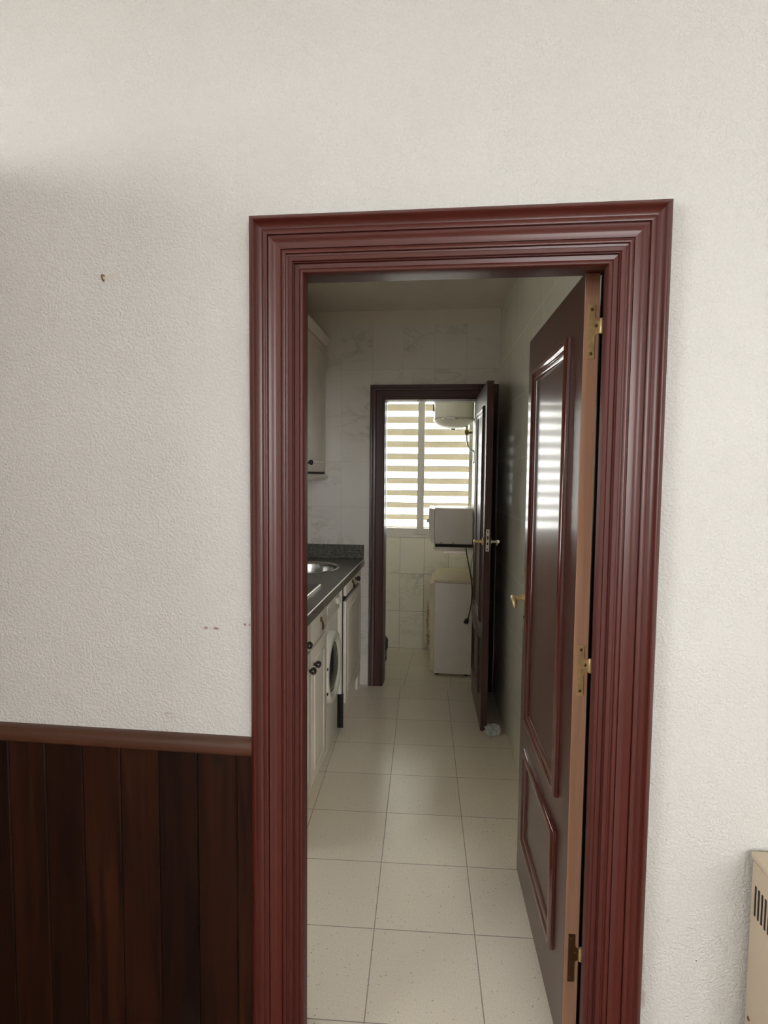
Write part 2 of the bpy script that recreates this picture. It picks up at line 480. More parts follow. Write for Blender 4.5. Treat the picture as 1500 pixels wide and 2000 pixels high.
# kitchen shell
M['ktile_far'] = mat_wall_tile('marbled_end_wall_tile', 'x', .217, .321, -.755, .002, (.80, .765, .73), vein=.4, joint=.3, top=2.553)
b = wall_with_hole(B(), KX0 - .1, .6, 0, KZ + .1, FARY, FARY + FART, -.45, .235, 0, 2.043)
tag(b.build('wall_kitchen_end', M['ktile_far'], smooth=0), 'marbled tile wall at the end of the kitchen around the dark inner doorway', 'wall', kind='structure')
M['ktile_left'] = mat_wall_tile('marbled_left_wall_tile', 'y', .217, .321, .0, .002, (.80, .765, .73), vein=.4, joint=.3, top=2.553)
WK = (.26, .78, 1.12, 2.06)     # added window, unseen behind the front wall, to brighten the kitchen
b = B()
b.box(KX0 - .1, KX0, FW, WK[0], 0, KZ).box(KX0 - .1, KX0, WK[1], FARY, 0, KZ).box(KX0 - .1, KX0, WK[0], WK[1], 0, WK[2]).box(KX0 - .1, KX0, WK[0], WK[1], WK[3], KZ)
tag(b.build('wall_kitchen_left', M['ktile_left'], smooth=0), 'marbled tile wall behind the worktop', 'wall', kind='structure')
M['ktile_right'] = mat_wall_tile('glossy_right_wall_tile', 'y', .217, .327, .0, -.02, (.84, .84, .74), rough=.12, vein=.2, joint=.3)
b = B().prism([(rwx(FW), FW), (rwx(FW) + .1, FW), (rwx(FARY) + .1, FARY), (rwx(FARY), FARY)], 0, KZ, 'z')
tag(b.build('wall_kitchen_right', M['ktile_right'], smooth=0), 'glossy tiled kitchen wall behind the open brown door', 'wall', kind='structure')
b = B().box(KX0 - .1, .6, FW, FARY, KZ, KZ + .08)
tag(b.build('ceiling', M['kitchen_ceiling'], smooth=0), 'beige kitchen ceiling seen through the doorway', 'ceiling', kind='structure')

# laundry shell
WX0, WX1, WZ0, WZ1 = -.84, .178, .992, 2.36
rust = [(-.155, .30, .012, .16, (.42, .22, .06), .8), (-.15, .10, .016, .1, (.40, .20, .05), .7), (-.17, .02, .02, .05, (.45, .30, .12), .5)]
M['ltile_back'] = mat_wall_tile('marbled_laundry_tile', 'x', .208, .328, -.402, .010, (.86, .83, .73), vein=.55, stain=rust)
b = wall_with_hole(B(), -1.0, .4, 0, 2.6, LBACK, LBACK + .12, WX0, WX1, WZ0, WZ1)
tag(b.build('wall_laundry_back', M['ltile_back'], smooth=0), 'marbled tile wall below the laundry window', 'wall', kind='structure')
M['lwall'] = plain('laundry_side_paint', (.72, .74, .64), .5, var=.04)
b = B().box(.198, .34, FARY + FART, LBACK, 0, 2.6)
tag(b.build('wall_laundry_right', M['lwall'], smooth=0), 'pale green laundry side wall beside the window', 'wall', kind='structure')
b = B().box(-1.0, -.9, FARY + FART, LBACK, 0, 2.6)
tag(b.build('wall_laundry_left', M['lwall'], smooth=0), 'laundry side wall hidden left of the inner doorway', 'wall', kind='structure')
b = B().box(-1.0, .4, FARY + FART, LBACK, 2.6, 2.68)
tag(b.build('ceiling', M['kitchen_ceiling'], smooth=0), 'laundry ceiling above the window', 'ceiling', kind='structure')

# ------------------------------------------------------------------ front door surround (trim_1)
def outer_profile():
    # (distance in from the outer edge, protrusion) of the moulded surround
    q = [(0, -.002), (0, .027), (.0015, .030), (.008, .0335), (.0095, .0345), (.0110, .0335), (.0135, .0285), (.018, .0235), (.0235, .0205), (.0275, .0198),
         (.0282, .0225), (.0295, .0235), (.0385, .0232), (.0395, .0225), (.0398, .0170), (.0418, .0170), (.0420, .0205), (.0432, .0213), (.047, .0200), (.051, .0172),
         (.055, .0152), (.058, .0146), (.0685, .0142), (.0690, .0102), (.0705, .0102), (.0707, .0128), (.0725, .0140), (.0765, .0142), (.0785, .0130), (.079, .0068), (.083, .0060), (.083, -.002)]
    return [(.083 - s_, d_) for s_, d_ in q][::-1]
CASE = outer_profile()
JAMB = [(0, .002), (0, .0045), (-.0085, .0045), (-.0095, .0035), (-.0097, -.002), (-.0115, -.002), (-.0118, -.0065), (-.0125, -.0095), (-.0215, -.0105), (-.0225, -.0095), (-.0245, -.0075), (-.0275, -.0068), (-.0305, -.0078), (-.0325, -.0105), (-.033, -.014),
        (-.033, -.038), (-.004, -.038), (-.004, -FW), (0, -FW)]
def surround(name, label, prof, jamb, cx, a, h, y0, sgn, mz, mx, osc=1.):
    t = thing(name, label, 'door frame', (cx, y0, 0), kind='structure')
    for w, mm in (('left', mz), ('right', mz), ('head', mx)):
        B().frame_legs(prof, 0, a, h, 0, w, sgn, 0., osc).build('casing', mm, t, smooth=40)
    for w, mm in (('left', mz), ('right', mz), ('head', mx)):
        B().frame_legs(jamb, 0, a, h, 0, w, sgn, 0., 1.).build('jamb', M['jamb_z'] if (mm is M['mahog_z']) else mm, t, smooth=30)
    return t
tr1 = surround('trim_1', 'wide moulded red-brown wooden surround of the near doorway', CASE, JAMB, 0, CASE_A, CASE_H, 0, -1, M['mahog_z'], M['mahog_x'])
# plain casing of the same doorway on its kitchen side
B().box(.3645, .432, FW, FW + .028, 0, CASE_H + .004, .004, 2).build('casing', M['jamb_z'], tr1)
B().box(-.448, -.379, FW, FW + .028, 0, CASE_H + .004, .004, 2).build('casing', M['jamb_z'], tr1)
B().box(-.448, .432, FW, FW + .028, CASE_H + .005, CASE_H + .070, .004, 2).build('casing', M['jamb_z'], tr1)

# inner door surround (trim_2)
JAMB2 = [(0, .002), (-.004, .002), (-.005, -.045), (-.008, -.045), (-.008, -FART), (0, -FART)]
CASE2 = [(0, -.002), (0, .010), (.002, .012), (.014, .012), (.015, .015), (.046, .016), (.048, .019), (.050, .019), (.052, .016), (.070, .018), (.076, .022), (.081, .022), (.083, .020), (.083, -.002)]
surround('trim_2', 'dark brown wooden surround of the far inner doorway', CASE2, JAMB2, -.1075, .3425, 2.043, FARY, -1, M['inner_wood'], M['inner_wood_x'], 1.18)

# wainscot (trim_3)
t = thing('trim_3', 'dark stained plank wainscot with a rounded rail, left of the doorway', 'wainscot', (0, 0, 0), kind='structure')
b = B(); x = -1.085 - .0987 * 5
while x < -.4525:
    x1 = min(x + .0987, -.4515)
    b.prism([(x + .0005, 0), (x + .0005, -.010), (x + .0035, -.013), (x1 - .0035, -.013), (x1 - .0005, -.010), (x1 - .0005, 0)], .0, .855, 'z')
    b.box(x - .0005, x + .0005, -.0085, 0, 0, .85)
    x += .0987
b.build('plank_panel', M['plank'], t, smooth=0)
b = B(); prof = [(0, .848), (-.018, .848), (-.022, .852), (-.024, .862), (-.023, .874), (-.019, .881), (-.013, .885), (-.004, .888), (0, .888)]
b.prism(prof, -1.58, -.4515, 'x')
b.build('dado_rail', M['plank_rail'], t)

# wall hook
t = thing('wall_hook', 'small metal screw hook in the stippled wall, upper left', 'hook', (-.809, 0, 1.974))
B().tube([(0, .006, .004), (0, -.008, .004), (0, -.013, .002), (.002, -.016, -.003), (.003, -.014, -.008), (.003, -.010, -.010), (.002, -.007, -.007)], .0019, 8).build('hook', M['brass_dark'], t)
B().lathe([(0, .0), (.005, .0), (.0048, -.0015), (0, -.002)], (0, -.0005, .004), 'y', 14).build('rosette', M['pvc'], t)

# ------------------------------------------------------------------ door_1: near door leaf, swung into the kitchen
DL, DT, DH = .722, .0355, 2.006
d1 = thing('door_1', 'open dark red-brown panelled door swung into the kitchen', 'door', (.3175, .148, 0), math.radians(90 + 2.45), kind='structure')
B().box(.0015, DL, -DT, 0, .010, DH, .0015, 1).build('leaf', M['leaf'], d1)
o = B().box(0, .004, -DT + .0005, -.0005, .010, DH - .001).build('hinge_edge', M['leaf_edge'], d1, smooth=0); o['label'] = 'bare orange-brown hinge edge'
MOULD = [(0, -.002), (.000, .006), (.003, .011), (.008, .0145), (.014, .0155), (.019, .0135), (.022, .0085), (.024, .0075), (.027, .0095), (.034, .0095), (.040, .006), (.044, .001), (.046, -.002)]
for z0, z1 in ((.640, 1.882), (.200, .545)):
    B().ring_frame(MOULD, .118, .600, z0, z1, 0., 1).build('moulding', M['leaf_mould'], d1, smooth=50)
    B().ring_frame(MOULD, .118, .600, z0, z1, -DT, -1).build('moulding', M['leaf_mould'], d1, smooth=50)
# hinges
for i, zc in enumerate((1.868, 1.040, .285)):
    b = B(); w0, w1 = -.0255, -.0095
    poly = [(w1, zc - .066), (w1, zc + .062), (w0, zc + .062), (w0, zc + .030), (w0 - .004, zc + .026), (w0 - .011, zc + .022), (w0 - .015, zc + .012),
            (w0 - .015, zc + .004), (w0 - .012, zc - .004), (w0 - .004, zc - .009), (w0, zc - .012), (w0, zc - .066)]
    b.prism(poly, -.0022, .0005, 'x')
    hg = b.build('hinge', M['brass'] if i < 2 else M['brass_dark'], d1, smooth=0); hg['label'] = 'brass hinge plate' if i < 2 else 'tarnished hinge plate'
    for (wy, wz) in ((-.0175, zc + .050), (-.0285, zc + .012), (-.0175, zc - .054)):
        B().lathe([(0, -.0032), (.002, -.0032), (.0042, -.0022), (.0042, 0), (0, 0)], (0, wy, wz), 'x', 14).build('screw', M['brass_dark'], hg)
    B().lathe([(0, -.012), (.0042, -.012), (.005, -.010), (.005, .022), (.0042, .024), (0, .024)], (-.004, -.0400, zc + .005), 'z', 14).build('knuckle', M['brass'], hg)
# handle on the visible face
def lever(d, u, zc, face, sgn, mat, flip=-1, ph=.115, pm=None):
    b = B(); y = lambda k: face + sgn * k
    pl = [(u + .017 * math.sin(a) * (1. if abs(math.cos(a)) < .98 else .6), zc - .01 * (ph > .1) + ph * math.cos(a)) for a in [2 * PI * k / 28 for k in range(28)]]
    b.prism(pl, y(0), y(.006), 'y')
    h = b.build('handle', pm or mat, d, smooth=40)
    b = B()
    b.tube([(u, y(.004), zc), (u, y(.012), zc), (u, y(.020), zc), (u, y(.040), zc), (u, y(.046), zc)], [.013, .011, .0075, .0075, .0085], 14)
    b.tube([(u + flip * -.005, y(.046), zc + .001), (u + flip * .014, y(.0485), zc), (u + flip * .034, y(.0485), zc - .003), (u + flip * .046, y(.048), zc - .010), (u + flip * .048, y(.047), zc - .021), (u + flip * .046, y(.0465), zc - .027)],
           [.0098, .0088, .0078, .007, .006, .0035], 12)
    b.build('lever', mat, h, smooth=60)
    if ph > .1: B().lathe([(0, 0), (.005, 0), (.005, .002), (0, .0025)], (u, face + sgn * .006 if sgn > 0 else face - .0085, zc - .07), 'y', 12).build('keyhole', M['black'], h)
lever(d1, DL - .052, 1.076, 0., 1, M['brass'], pm=M['old_brass'])
lever(d1, DL - .052, 1.072, -DT, -1, M['brass'])
B().box(DL - .0005, DL + .0015, -.025, -.009, 1.0, 1.16).build('lock_plate', M['brass'], d1, smooth=0)

# ------------------------------------------------------------------ door_2: inner door leaf, open towards the camera
d2 = thing('door_2', 'open dark brown inner door seen edge-on beside the right wall', 'door', (.187, FARY - .006, 0), math.radians(-90 + 2.2), kind='structure')
B().box(0, .680, 0, .038, .012, 2.058, .0015, 1).build('leaf', M['inner_wood'], d2)
for z0, z1 in ((.640, 1.93), (.20, .545)):
    B().ring_frame(MOULD, .115, .575, z0, z1, 0., -1).build('moulding', M['inner_wood'], d2, smooth=50)
    B().ring_frame(MOULD, .115, .575, z0, z1, .038, 1).build('moulding', M['inner_wood'], d2, smooth=50)
lp = B().box(.679, .6825, .009, .029, 1.080, 1.208, .0008, 1).build('lock_plate', M['steel_trim'], d2, smooth=0); lp['label'] = 'pale brass lock plate'
B().box(.682, .692, .013, .025, 1.150, 1.170, .002, 1).build('latch_bolt', M['brass_dark'], lp)
for zz in (1.195, 1.092):
    B().lathe([(0, .003), (.003, .003), (.004, .001), (.004, 0), (0, 0)], (.682, .019, zz), 'x', 12).build('screw', M['black'], lp)
B().box(.682, .6835, .015, .023, 1.118, 1.132).build('dead_bolt', M['black'], lp, smooth=0)
lever(d2, .630, 1.132, 0., -1, M['brass'], ph=.024)
lever(d2, .630, 1.132, .038, 1, M['steel_trim'], ph=.024)

# ------------------------------------------------------------------ storage heater on the right
ht = thing('storage_heater', 'ivory metal heater casing with dark vent slots at the right edge', 'heater', (.6755, -.012, 0))
B().box(0, .60, -.21, 0, .06, .688, .006, 2).build('body', M['ivory'], ht)
B().box(-.003, .603, -.214, .002, .690, .706, .005, 2).build('top_cover', M['ivory'], ht)
b = B()
for k in range(13):
    yy = -.020 - k * .0131
    b.box(-.0012, .001, yy - .0048, yy, .574, .640)
b.build('vent', M['dark_gap'], ht, smooth=0)
B().box(.04, .12, -.19, -.02, 0, .06).build('foot', M['black'], ht); B().box(.48, .56, -.19, -.02, 0, .06).build('foot', M['black'], ht)
B().lathe([(0, -.002), (.004, -.002), (.005, 0), (0, 0)], (-.0, -.02, .335), 'x', 10).build('screw', M['brass_dark'], ht)

# ------------------------------------------------------------------ kitchen units
FX = -.615                           # plane of the cabinet carcass fronts; doors stand 19 mm proud
def knob(par, y, z, x=None):
    x = FX + .019 if x is None else x
    return B().lathe([(0, .0), (.009, 0), (.007, .004), (.009, .007), (.0145, .012), (.0170, .019), (.0162, .026), (.0125, .031), (.006, .0335), (0, .034)], (x, y, z), 'x', 18).build('knob', M['knob'], par, smooth=60)
def front(par, name, y0, y1, z0, z1, groove=True, x=FX):
    b = B().box(x, x + .019, y0, y1, z0, z1, .003, 2)
    o = b.build(name, M['white_lam'], par)
    if groove and z1 - z0 > .3:
        b = B()
        prof = [(0, -.001), (.003, .0035), (.010, .0045), (.017, .003), (.020, -.001)]
        loops = [[(x + .019 + hgt, y0 + .055 + q, z0 + .055 + q), (x + .019 + hgt, y1 - .055 - q, z0 + .055 + q), (x + .019 + hgt, y1 - .055 - q, z1 - .055 - q), (x + .019 + hgt, y0 + .055 + q, z1 - .055 - q)] for q, hgt in prof]
        b.loft(loops, True).build('door_bead', M['white_lam'], o, smooth=50)
    return o

c1 = thing('base_cabinet', 'white base cabinet with dark round knobs nearest the doorway, left of the washing machine', 'cabinet', (0, 0, 0))
b = B(); y0, y1 = .865, 1.515
b.box(KX0 + .01, FX - .002, y0, y0 + .018, .095, .872).box(KX0 + .01, FX - .002, y1 - .018, y1, .095, .872).box(KX0 + .01, FX - .002, y0 + .018, y1 - .018, .095, .113)
b.box(KX0 + .01, KX0 + .02, y0 + .018, y1 - .018, .113, .872)
b.build('carcass', M['white_edge'], c1, smooth=0)
ym = 1.186
for a_, b_ in ((y0, ym - .0015), (ym + .0015, y1)):
    d = front(c1, 'drawer', a_, b_, .742, .868); 
    if a_ == y0: knob(d, (a_ + b_) / 2 + .04, .79)
    else:
        h = B(); 
        h.lathe([(0, 0), (.012, 0), (.013, .003), (.009, .007), (0, .008)], (FX + .019, 1.375, .825), 'x', 16)
        pl = h.build('drop_pull', M['brass_dark'], d); pl['label'] = 'small tarnished drop pull'
        B().tube([(FX + .026, 1.375, .822), (FX + .031, 1.377, .80), (FX + .031, 1.378, .785), (FX + .029, 1.378, .772)], [.003, .005, .006, .003], 10).build('pendant', M['plank_rail'], pl)
    d = front(c1, 'door', a_, b_, .092, .728)
    knob(d, (b_ - .045) if a_ == y0 else (a_ + .045), .652)
B().box(FX - .004, FX - .001, y0, y1, .728, .742).build('shade_strip', M['dark_gap'], c1, smooth=0)  # dark strip paints the shade between drawer and door fronts
B().box(FX - .050, FX - .034, y0, y1, 0, .093).build('plinth', M['white_edge'], c1, smooth=0)

# washing machine under the worktop
wm = thing('washing_machine', 'white front-loading washing machine with round porthole under the dark worktop', 'washing machine', (0, 0, 0))
wy0, wy1 = 1.527, 1.962; WXF = -.624
B().box(KX0 + .03, WXF, wy0, wy1, .012, .862, .010, 3).build('body', M['white_enamel'], wm)
B().box(WXF - .001, WXF + .010, wy0 + .004, wy1 - .004, .745, .858, .006, 3).build('control_panel', M['white_enamel'], wm)
cy, cz = 1.722, .478
rg = B().lathe([(.112, 0), (.196, 0), (.197, .012), (.193, .024), (.188, .031), (.165, .034), (.148, .030), (.136, .020), (.128, .010), (.118, .006), (.112, .004)], (WXF, cy, cz), 'x', 56).build('porthole_ring', M['white_enamel'], wm, smooth=60)
B().lathe([(0, .040), (.05, .0385), (.10, .031), (.126, .018), (.130, .009), (.130, .006), (0, .006)], (WXF, cy, cz), 'x', 48).build('porthole_glass', M['porthole'], rg, smooth=60)
B().lathe([(.128, .009), (.136, .012), (.137, .018), (.132, .020), (.127, .014)], (WXF, cy, cz), 'x', 48).build('seal', M['black'], rg, smooth=60)
for zz in (cz + .045, cz - .085):
    B().lathe([(0, .0), (.008, 0), (.008, .0035), (0, .004)], (WXF + .0275, cy - .184, zz), 'x', 12).build('latch', M['black'], rg)
dl = B().lathe([(0, 0), (.024, 0), (.023, .014), (.018, .018), (0, .019)], (WXF + .010, 1.885, .805), 'x', 24).build('program_dial', M['white_enamel'], wm)
B().box(WXF + .009, WXF + .013, 1.60, 1.70, .79, .83, .002, 1).build('detergent_drawer', M['white_lam'], wm)
for yy in (wy0 + .05, wy1 - .05):
    for xx in (WXF - .06, KX0 + .09):
        B().lathe([(0, 0), (.018, 0), (.016, .014), (0, .014)], (xx, yy, 0), 'z', 12).build('foot', M['black'], wm)

# end unit
c2 = thing('base_cabinet', 'narrow white base cabinet at the far end of the worktop, beside the inner doorway', 'cabinet', (0, 0, 0))
b = B(); y0, y1 = 2.045, 2.640
b.box(KX0 + .01, FX + .001, y0 - .020, y0, .205, .872)
b.box(KX0 + .01, FX - .002, y0, y1, .095, .113).box(KX0 + .01, FX - .002, y1 - .018, y1, .113, .872).box(KX0 + .01, KX0 + .02, y0, y1 - .018, .113, .872).box(FX - .022, FX - .004, y0, y1 - .018, .113, .872)
b.build('carcass', M['white_edge'], c2, smooth=0)
d = front(c2, 'drawer', y0 + .012, y1, .792, .868, x=FX + .004)
knob(d, 2.40, .838, FX + .023)
h = B().lathe([(0, 0), (.012, 0), (.013, .003), (.009, .007), (0, .008)], (FX + .023, 2.27, .845), 'x', 16)
pl = h.build('drop_pull', M['brass_dark'], d); pl['label'] = 'small tarnished drop pull'
B().tube([(FX + .030, 2.27, .842), (FX + .035, 2.272, .82), (FX + .035, 2.272, .805), (FX + .033, 2.272, .798)], [.003, .005, .006, .003], 10).build('pendant', M['plank_rail'], pl)
front(c2, 'door', y0 + .012, y1, .140, .760, x=FX + .004)
B().box(FX - .003, FX + .003, y0, y1, .760, .792).build('shade_strip', M['dark_gap'], c2, smooth=0)  # dark strip paints the shade below the drawer front
B().box(FX - .004, FX + .0035, y0, y0 + .011, .115, .872).build('shade_strip', M['dark_gap'], c2, smooth=0)  # dark strip paints the shade beside the near door edge
B().box(FX - .030, FX - .012, y0, y1, 0, .095).build('plinth', M['white_edge'], c2, smooth=0)
o = B().box(FX - .06, FX + .012, y0 - .022, y0 - .004, 0, .203).build('recess_shade', M['black'], c2, smooth=0); o['label'] = 'black strip standing in for recess shade'  # black strip paints the dark recess below the side panel
# filler panel to the end wall
b = B().box(-.70, FX + .004, 2.642, 2.748, .0, .872)
tag(b.build('filler_panel', M['white_edge'], smooth=0), 'white filler strip between the end cabinet and the tiled end wall', 'panel')

# worktop with upstand
wt = thing('worktop', 'dark speckled worktop with a raised back edge along the kitchen wall', 'worktop', (0, 0, 0))
WT0, WT1, WTF = .872, .920, -.583
# slab with the sink cut-out: rim polygons bridged around an ellipse
SXc, SYc, SRX, SRY = -.885, 2.30, .185, .225
def slab(par):
    b = B(); bm = b.bm; n = 64
    x0, x1, yA, yB = KX0 + .002, WTF, .80, FARY - .002
    def onrect(a):
        c, s = math.cos(a), math.sin(a); t = 1e9
        if c > 1e-9: t = min(t, (x1 - SXc) / c)
        if c < -1e-9: t = min(t, (x0 - SXc) / c)
        if s > 1e-9: t = min(t, (yB - SYc) / s)
        if s < -1e-9: t = min(t, (yA - SYc) / s)
        return SXc + c * t, SYc + s * t
    angs = [2 * PI * k / n for k in range(n)] + [math.atan2(y - SYc, x - SXc) % (2 * PI) for x in (x0, x1) for y in (yA, yB)]
    angs = sorted(set(angs))
    loops = [[], [], [], []]
    for a in angs:
        ox, oy = onrect(a); ix, iy = SXc + SRX * math.cos(a), SYc + SRY * math.sin(a)
        loops[0].append((ix, iy, WT0)); loops[1].append((ox, oy, WT0)); loops[2].append((ox, oy, WT1)); loops[3].append((ix, iy, WT1))
    b.loft(loops + [loops[0]], True)
    bmesh.ops.remove_doubles(bm, verts=bm.verts, dist=1e-5)
    return b.build('slab', M['worktop'], par, smooth=0)
slab(wt)
B().tube([(WTF - .001, .80, WT1 - .0005), (WTF - .001, FARY - .002, WT1 - .0005)], .0035, 12).build('edge_trim', M['steel_trim'], wt, smooth=60)
B().box(KX0 + .002, WTF - .004, FARY - .022, FARY - .001, WT1, 1.018, .003, 1).build('upstand', M['worktop'], wt)
B().box(KX0 + .001, KX0 + .021, .80, FARY - .024, WT1, 1.018, .003, 1).build('upstand', M['worktop'], wt)

# sink
sk = thing('kitchen_sink', 'round stainless steel sink bowl let into the far end of the dark worktop', 'sink', (SXc, SYc, WT1))
b = B(); loops = []
for k, zz in ((1.09, .0005), (1.085, .003), (1.05, .0045), (1.0, .003), (.975, -.004), (.955, -.02), (.94, -.08), (.90, -.13), (.78, -.155), (.4, -.160), (.12, -.162)):
    loops.append([(SRX * k * math.cos(2 * PI * i / 56), SRY * k * math.sin(2 * PI * i / 56), zz) for i in range(56)])
b.loft(loops, True); b.build('bowl', M['chrome'], sk, smooth=60)
B().lathe([(0, -.161), (.030, -.161), (.032, -.158), (.026, -.1575), (.02, -.160), (0, -.160)], (0, 0, 0), 'z', 24).build('drain', M['steel_trim'], sk)

# hob
hb = thing('hob', 'dark glass hob with a bright steel edge on the near worktop', 'hob', (0, 0, WT1))
B().box(-1.13, -.676, 1.12, 1.700, .0005, .008, .002, 1).build('glass_plate', M['black'], hb)
B().box(-.677, -.668, 1.118, 1.704, .0005, .011, .002, 1).build('edge_trim', M['steel_trim'], hb)
for (xx, yy, r) in ((-.80, 1.27, .085), (-.80, 1.54, .07), (-1.02, 1.27, .07), (-1.02, 1.54, .09)):
    B().lathe([(0, .0), (r, .0), (r, .0012), (0, .0015)], (xx, yy, .008), 'z', 32).build('cooking_zone', M['dark_gap'], hb)

# wall cabinet
uc = thing('wall_cabinet', 'white wall cabinet hung on the left kitchen wall above the worktop', 'cabinet', (0, 0, 0))
UX = -.866; uy0, uy1 = 2.08, 2.735
B().box(KX0 + .003, UX - .019, uy0, uy1, 1.520, 2.405).build('carcass', M['white_edge'], uc, smooth=0)
um = 2.405
d = front(uc, 'door', uy0 - .45, uy1 - .002, 1.532, 2.398, x=UX - .019)
k = knob(d, 2.215, 1.590, UX)
B().box(KX0 + .003, UX - .022, uy0 - .45, uy0, 1.520, 2.405).build('carcass', M['white_edge'], uc, smooth=0)
b = B(); prof = [(KX0 + .003, 2.407), (UX + .004, 2.407), (UX + .006, 2.415), (UX + .016, 2.425), (UX + .026, 2.440), (UX + .028, 2.452), (UX + .028, 2.462), (KX0 + .003, 2.462)]
b.prism(prof, uy0 - .45, uy1, 'y'); b.build('cornice', M['white_edge'], uc)
b = B(); prof = [(UX - .10, 1.518), (UX - .006, 1.518), (UX - .006, 1.514), (UX + .014, 1.512), (UX + .020, 1.504), (UX + .016, 1.492), (UX + .004, 1.480), (UX - .02, 1.474), (UX - .10, 1.474)]
b.prism(prof, uy0 - .45, uy1, 'y'); b.build('light_rail', M['white_edge'], uc)
B().box(UX - .021, UX - .006, uy0 - .45, uy1, 1.5185, 1.5315).build('shade_strip', M['dark_gap'], uc, smooth=0)  # dark strip paints the shade under the wall cabinet door

# ------------------------------------------------------------------ crumpled plastic under the inner door
b = B(); bm = b.bm
res = bmesh.ops.create_icosphere(bm, subdivisions=4, radius=1)
for v in res['verts']:
    n1 = mnoise.noise(v.co * 2.3 + Vector((3, 1, 2))); n2 = mnoise.noise(v.co * 6 + Vector((1, 7, 2)))
    k = 1 + .45 * n1 + .28 * n2
    v.co = Vector((v.co.x * .048 * k, v.co.y * .045 * k, max(0, .018 + v.co.z * .032 * k + (.020 * max(0, n1) if v.co.x > .1 else 0))))
o = b.build('crumpled_bag', M['rag'], loc=(.282, 2.062, 0), smooth=20)
tag(o, 'crumpled pale plastic bag wedged under the corner of the inner door', 'bag')

# ------------------------------------------------------------------ laundry window
w = thing('window_1', 'bright laundry window with two panes and cream louvre slats outside', 'window', (0, LBACK, 0), kind='structure')
b = B()
fy0, fy1 = .018, .075
b.box(WX0, WX1, fy0, fy1, WZ0 + .004, WZ0 + .066, .004, 1).box(WX0, WX1, fy0, fy1, WZ1 - .06, WZ1, .004, 1)
b.box(WX0, WX0 + .05, fy0, fy1, WZ0 + .06, WZ1 - .06, .004, 1).box(WX1 - .006, WX1, fy0, fy1, WZ0 + .06, WZ1 - .06)
b.build('window_frame', M['alu'], w)
B().box(-.262, -.204, fy0 - .012, fy1, WZ0 + .040, WZ1 - .05, .005, 2).build('mullion', M['alu'], w)
b = B().box(WX0 + .05, -.262, .045, .049, WZ0 + .066, WZ1 - .06).box(-.204, WX1 - .006, .055, .059, WZ0 + .066, WZ1 - .06)
b.build('pane', M['glass'], w, smooth=0)
B().box(WX0, WX1, -.012, fy0, WZ0 - .010, WZ0 + .010, .003, 1).build('sill', M['alu'], w)
B().box(-.275, -.19, fy0 - .020, fy0 - .010, WZ0 + .028, WZ0 + .040, .002, 1).build('catch', M['alu'], w)
# louvre
b = B(); PER = .1083
ly = .235
for k in range(-1, 14):
    zc = 1.031 + k * PER
    up, lo = [], []
    for i in range(7):
        t_ = i / 6
        yy = ly - .036 + .072 * t_; zz = zc + .023 - .046 * t_ + .005 * math.sin(PI * t_)
        up.append((yy, zz + .0035)); lo.append((yy, zz - .0035))
    b.prism(up + lo[::-1], -1.0, .36, 'x')
lv = b.build('louvre', M['slat'], w, smooth=40)
b = B().box(-1.03, -1.0, ly - .05, ly + .05, .85, 2.55).box(.36, .39, ly - .05, ly + .05, .85, 2.55)
b.build('louvre_frame', M['slat'], w, smooth=0)

# ------------------------------------------------------------------ water heater
HX, HY, HR = .036, 3.33, .158
wh = thing('water_heater', 'white cylindrical electric water heater hung beside the laundry window', 'water heater', (HX, HY, 0))
B().lathe([(0, 1.962), (HR, 1.962), (HR, 2.44), (HR - .01, 2.46), (0, 2.47)], (0, 0, 0), 'z', 56).build('tank', M['white_enamel'], wh, smooth=40)
B().lathe([(HR - .004, 1.946), (HR + .004, 1.948), (HR + .005, 1.955), (HR + .004, 1.962), (HR - .004, 1.966)], (0, 0, 0), 'z', 56).build('seam_band', M['chrome'], wh, smooth=60)
B().lathe([(HR, 1.952), (HR - .006, 1.940), (HR - .03, 1.918), (HR - .07, 1.896), (.04, 1.884), (0, 1.882)], (0, 0, 0), 'z', 56).build('bottom_cap', M['white_enamel'], wh, smooth=60)
B().box(-.018, .012, -.02, .02, 1.874, 1.886, .003, 1).build('thermostat_cover', M['brass_dark'], wh)
B().box(-HR - .006, -HR + .012, -.03, .03, 2.02, 2.075, .004, 1).build('side_bracket', M['black'], wh)
p = B().tube([(.103, -.02, 1.925), (.103, -.02, 1.862)], .011, 14).build('inlet_pipe', M['brass'], wh)
B().tube([(.103, -.02, 1.870), (.103, -.02, 1.850), (.103, -.02, 1.836)], [.016, .017, .013], 14).tube([(.103, -.02, 1.853), (.147, -.02, 1.855)], .009, 12).build('safety_valve', M['brass_dark'], p)
B().tube([(.103, -.02, 1.84), (.104, -.022, 1.80), (.112, -.03, 1.76), (.128, -.035, 1.73), (.15, -.04, 1.712), (.162, -.04, 1.708)], .0075, 12).build('hose', M['chrome'], p)

# wall clip
o = thing('wall_bracket', 'small metal bracket with two screws on the laundry side wall, below the heater', 'bracket', (.198, 3.2, 1.66))
B().box(-.004, 0, -.006, .006, -.048, .048, .001, 1).build('strip', M['pvc'], o)
for zz in (.042, -.042):
    B().lathe([(0, -.009), (.006, -.009), (.008, -.004), (0, -.004)], (0, 0, zz), 'x', 10).build('screw', M['brass_dark'], o)

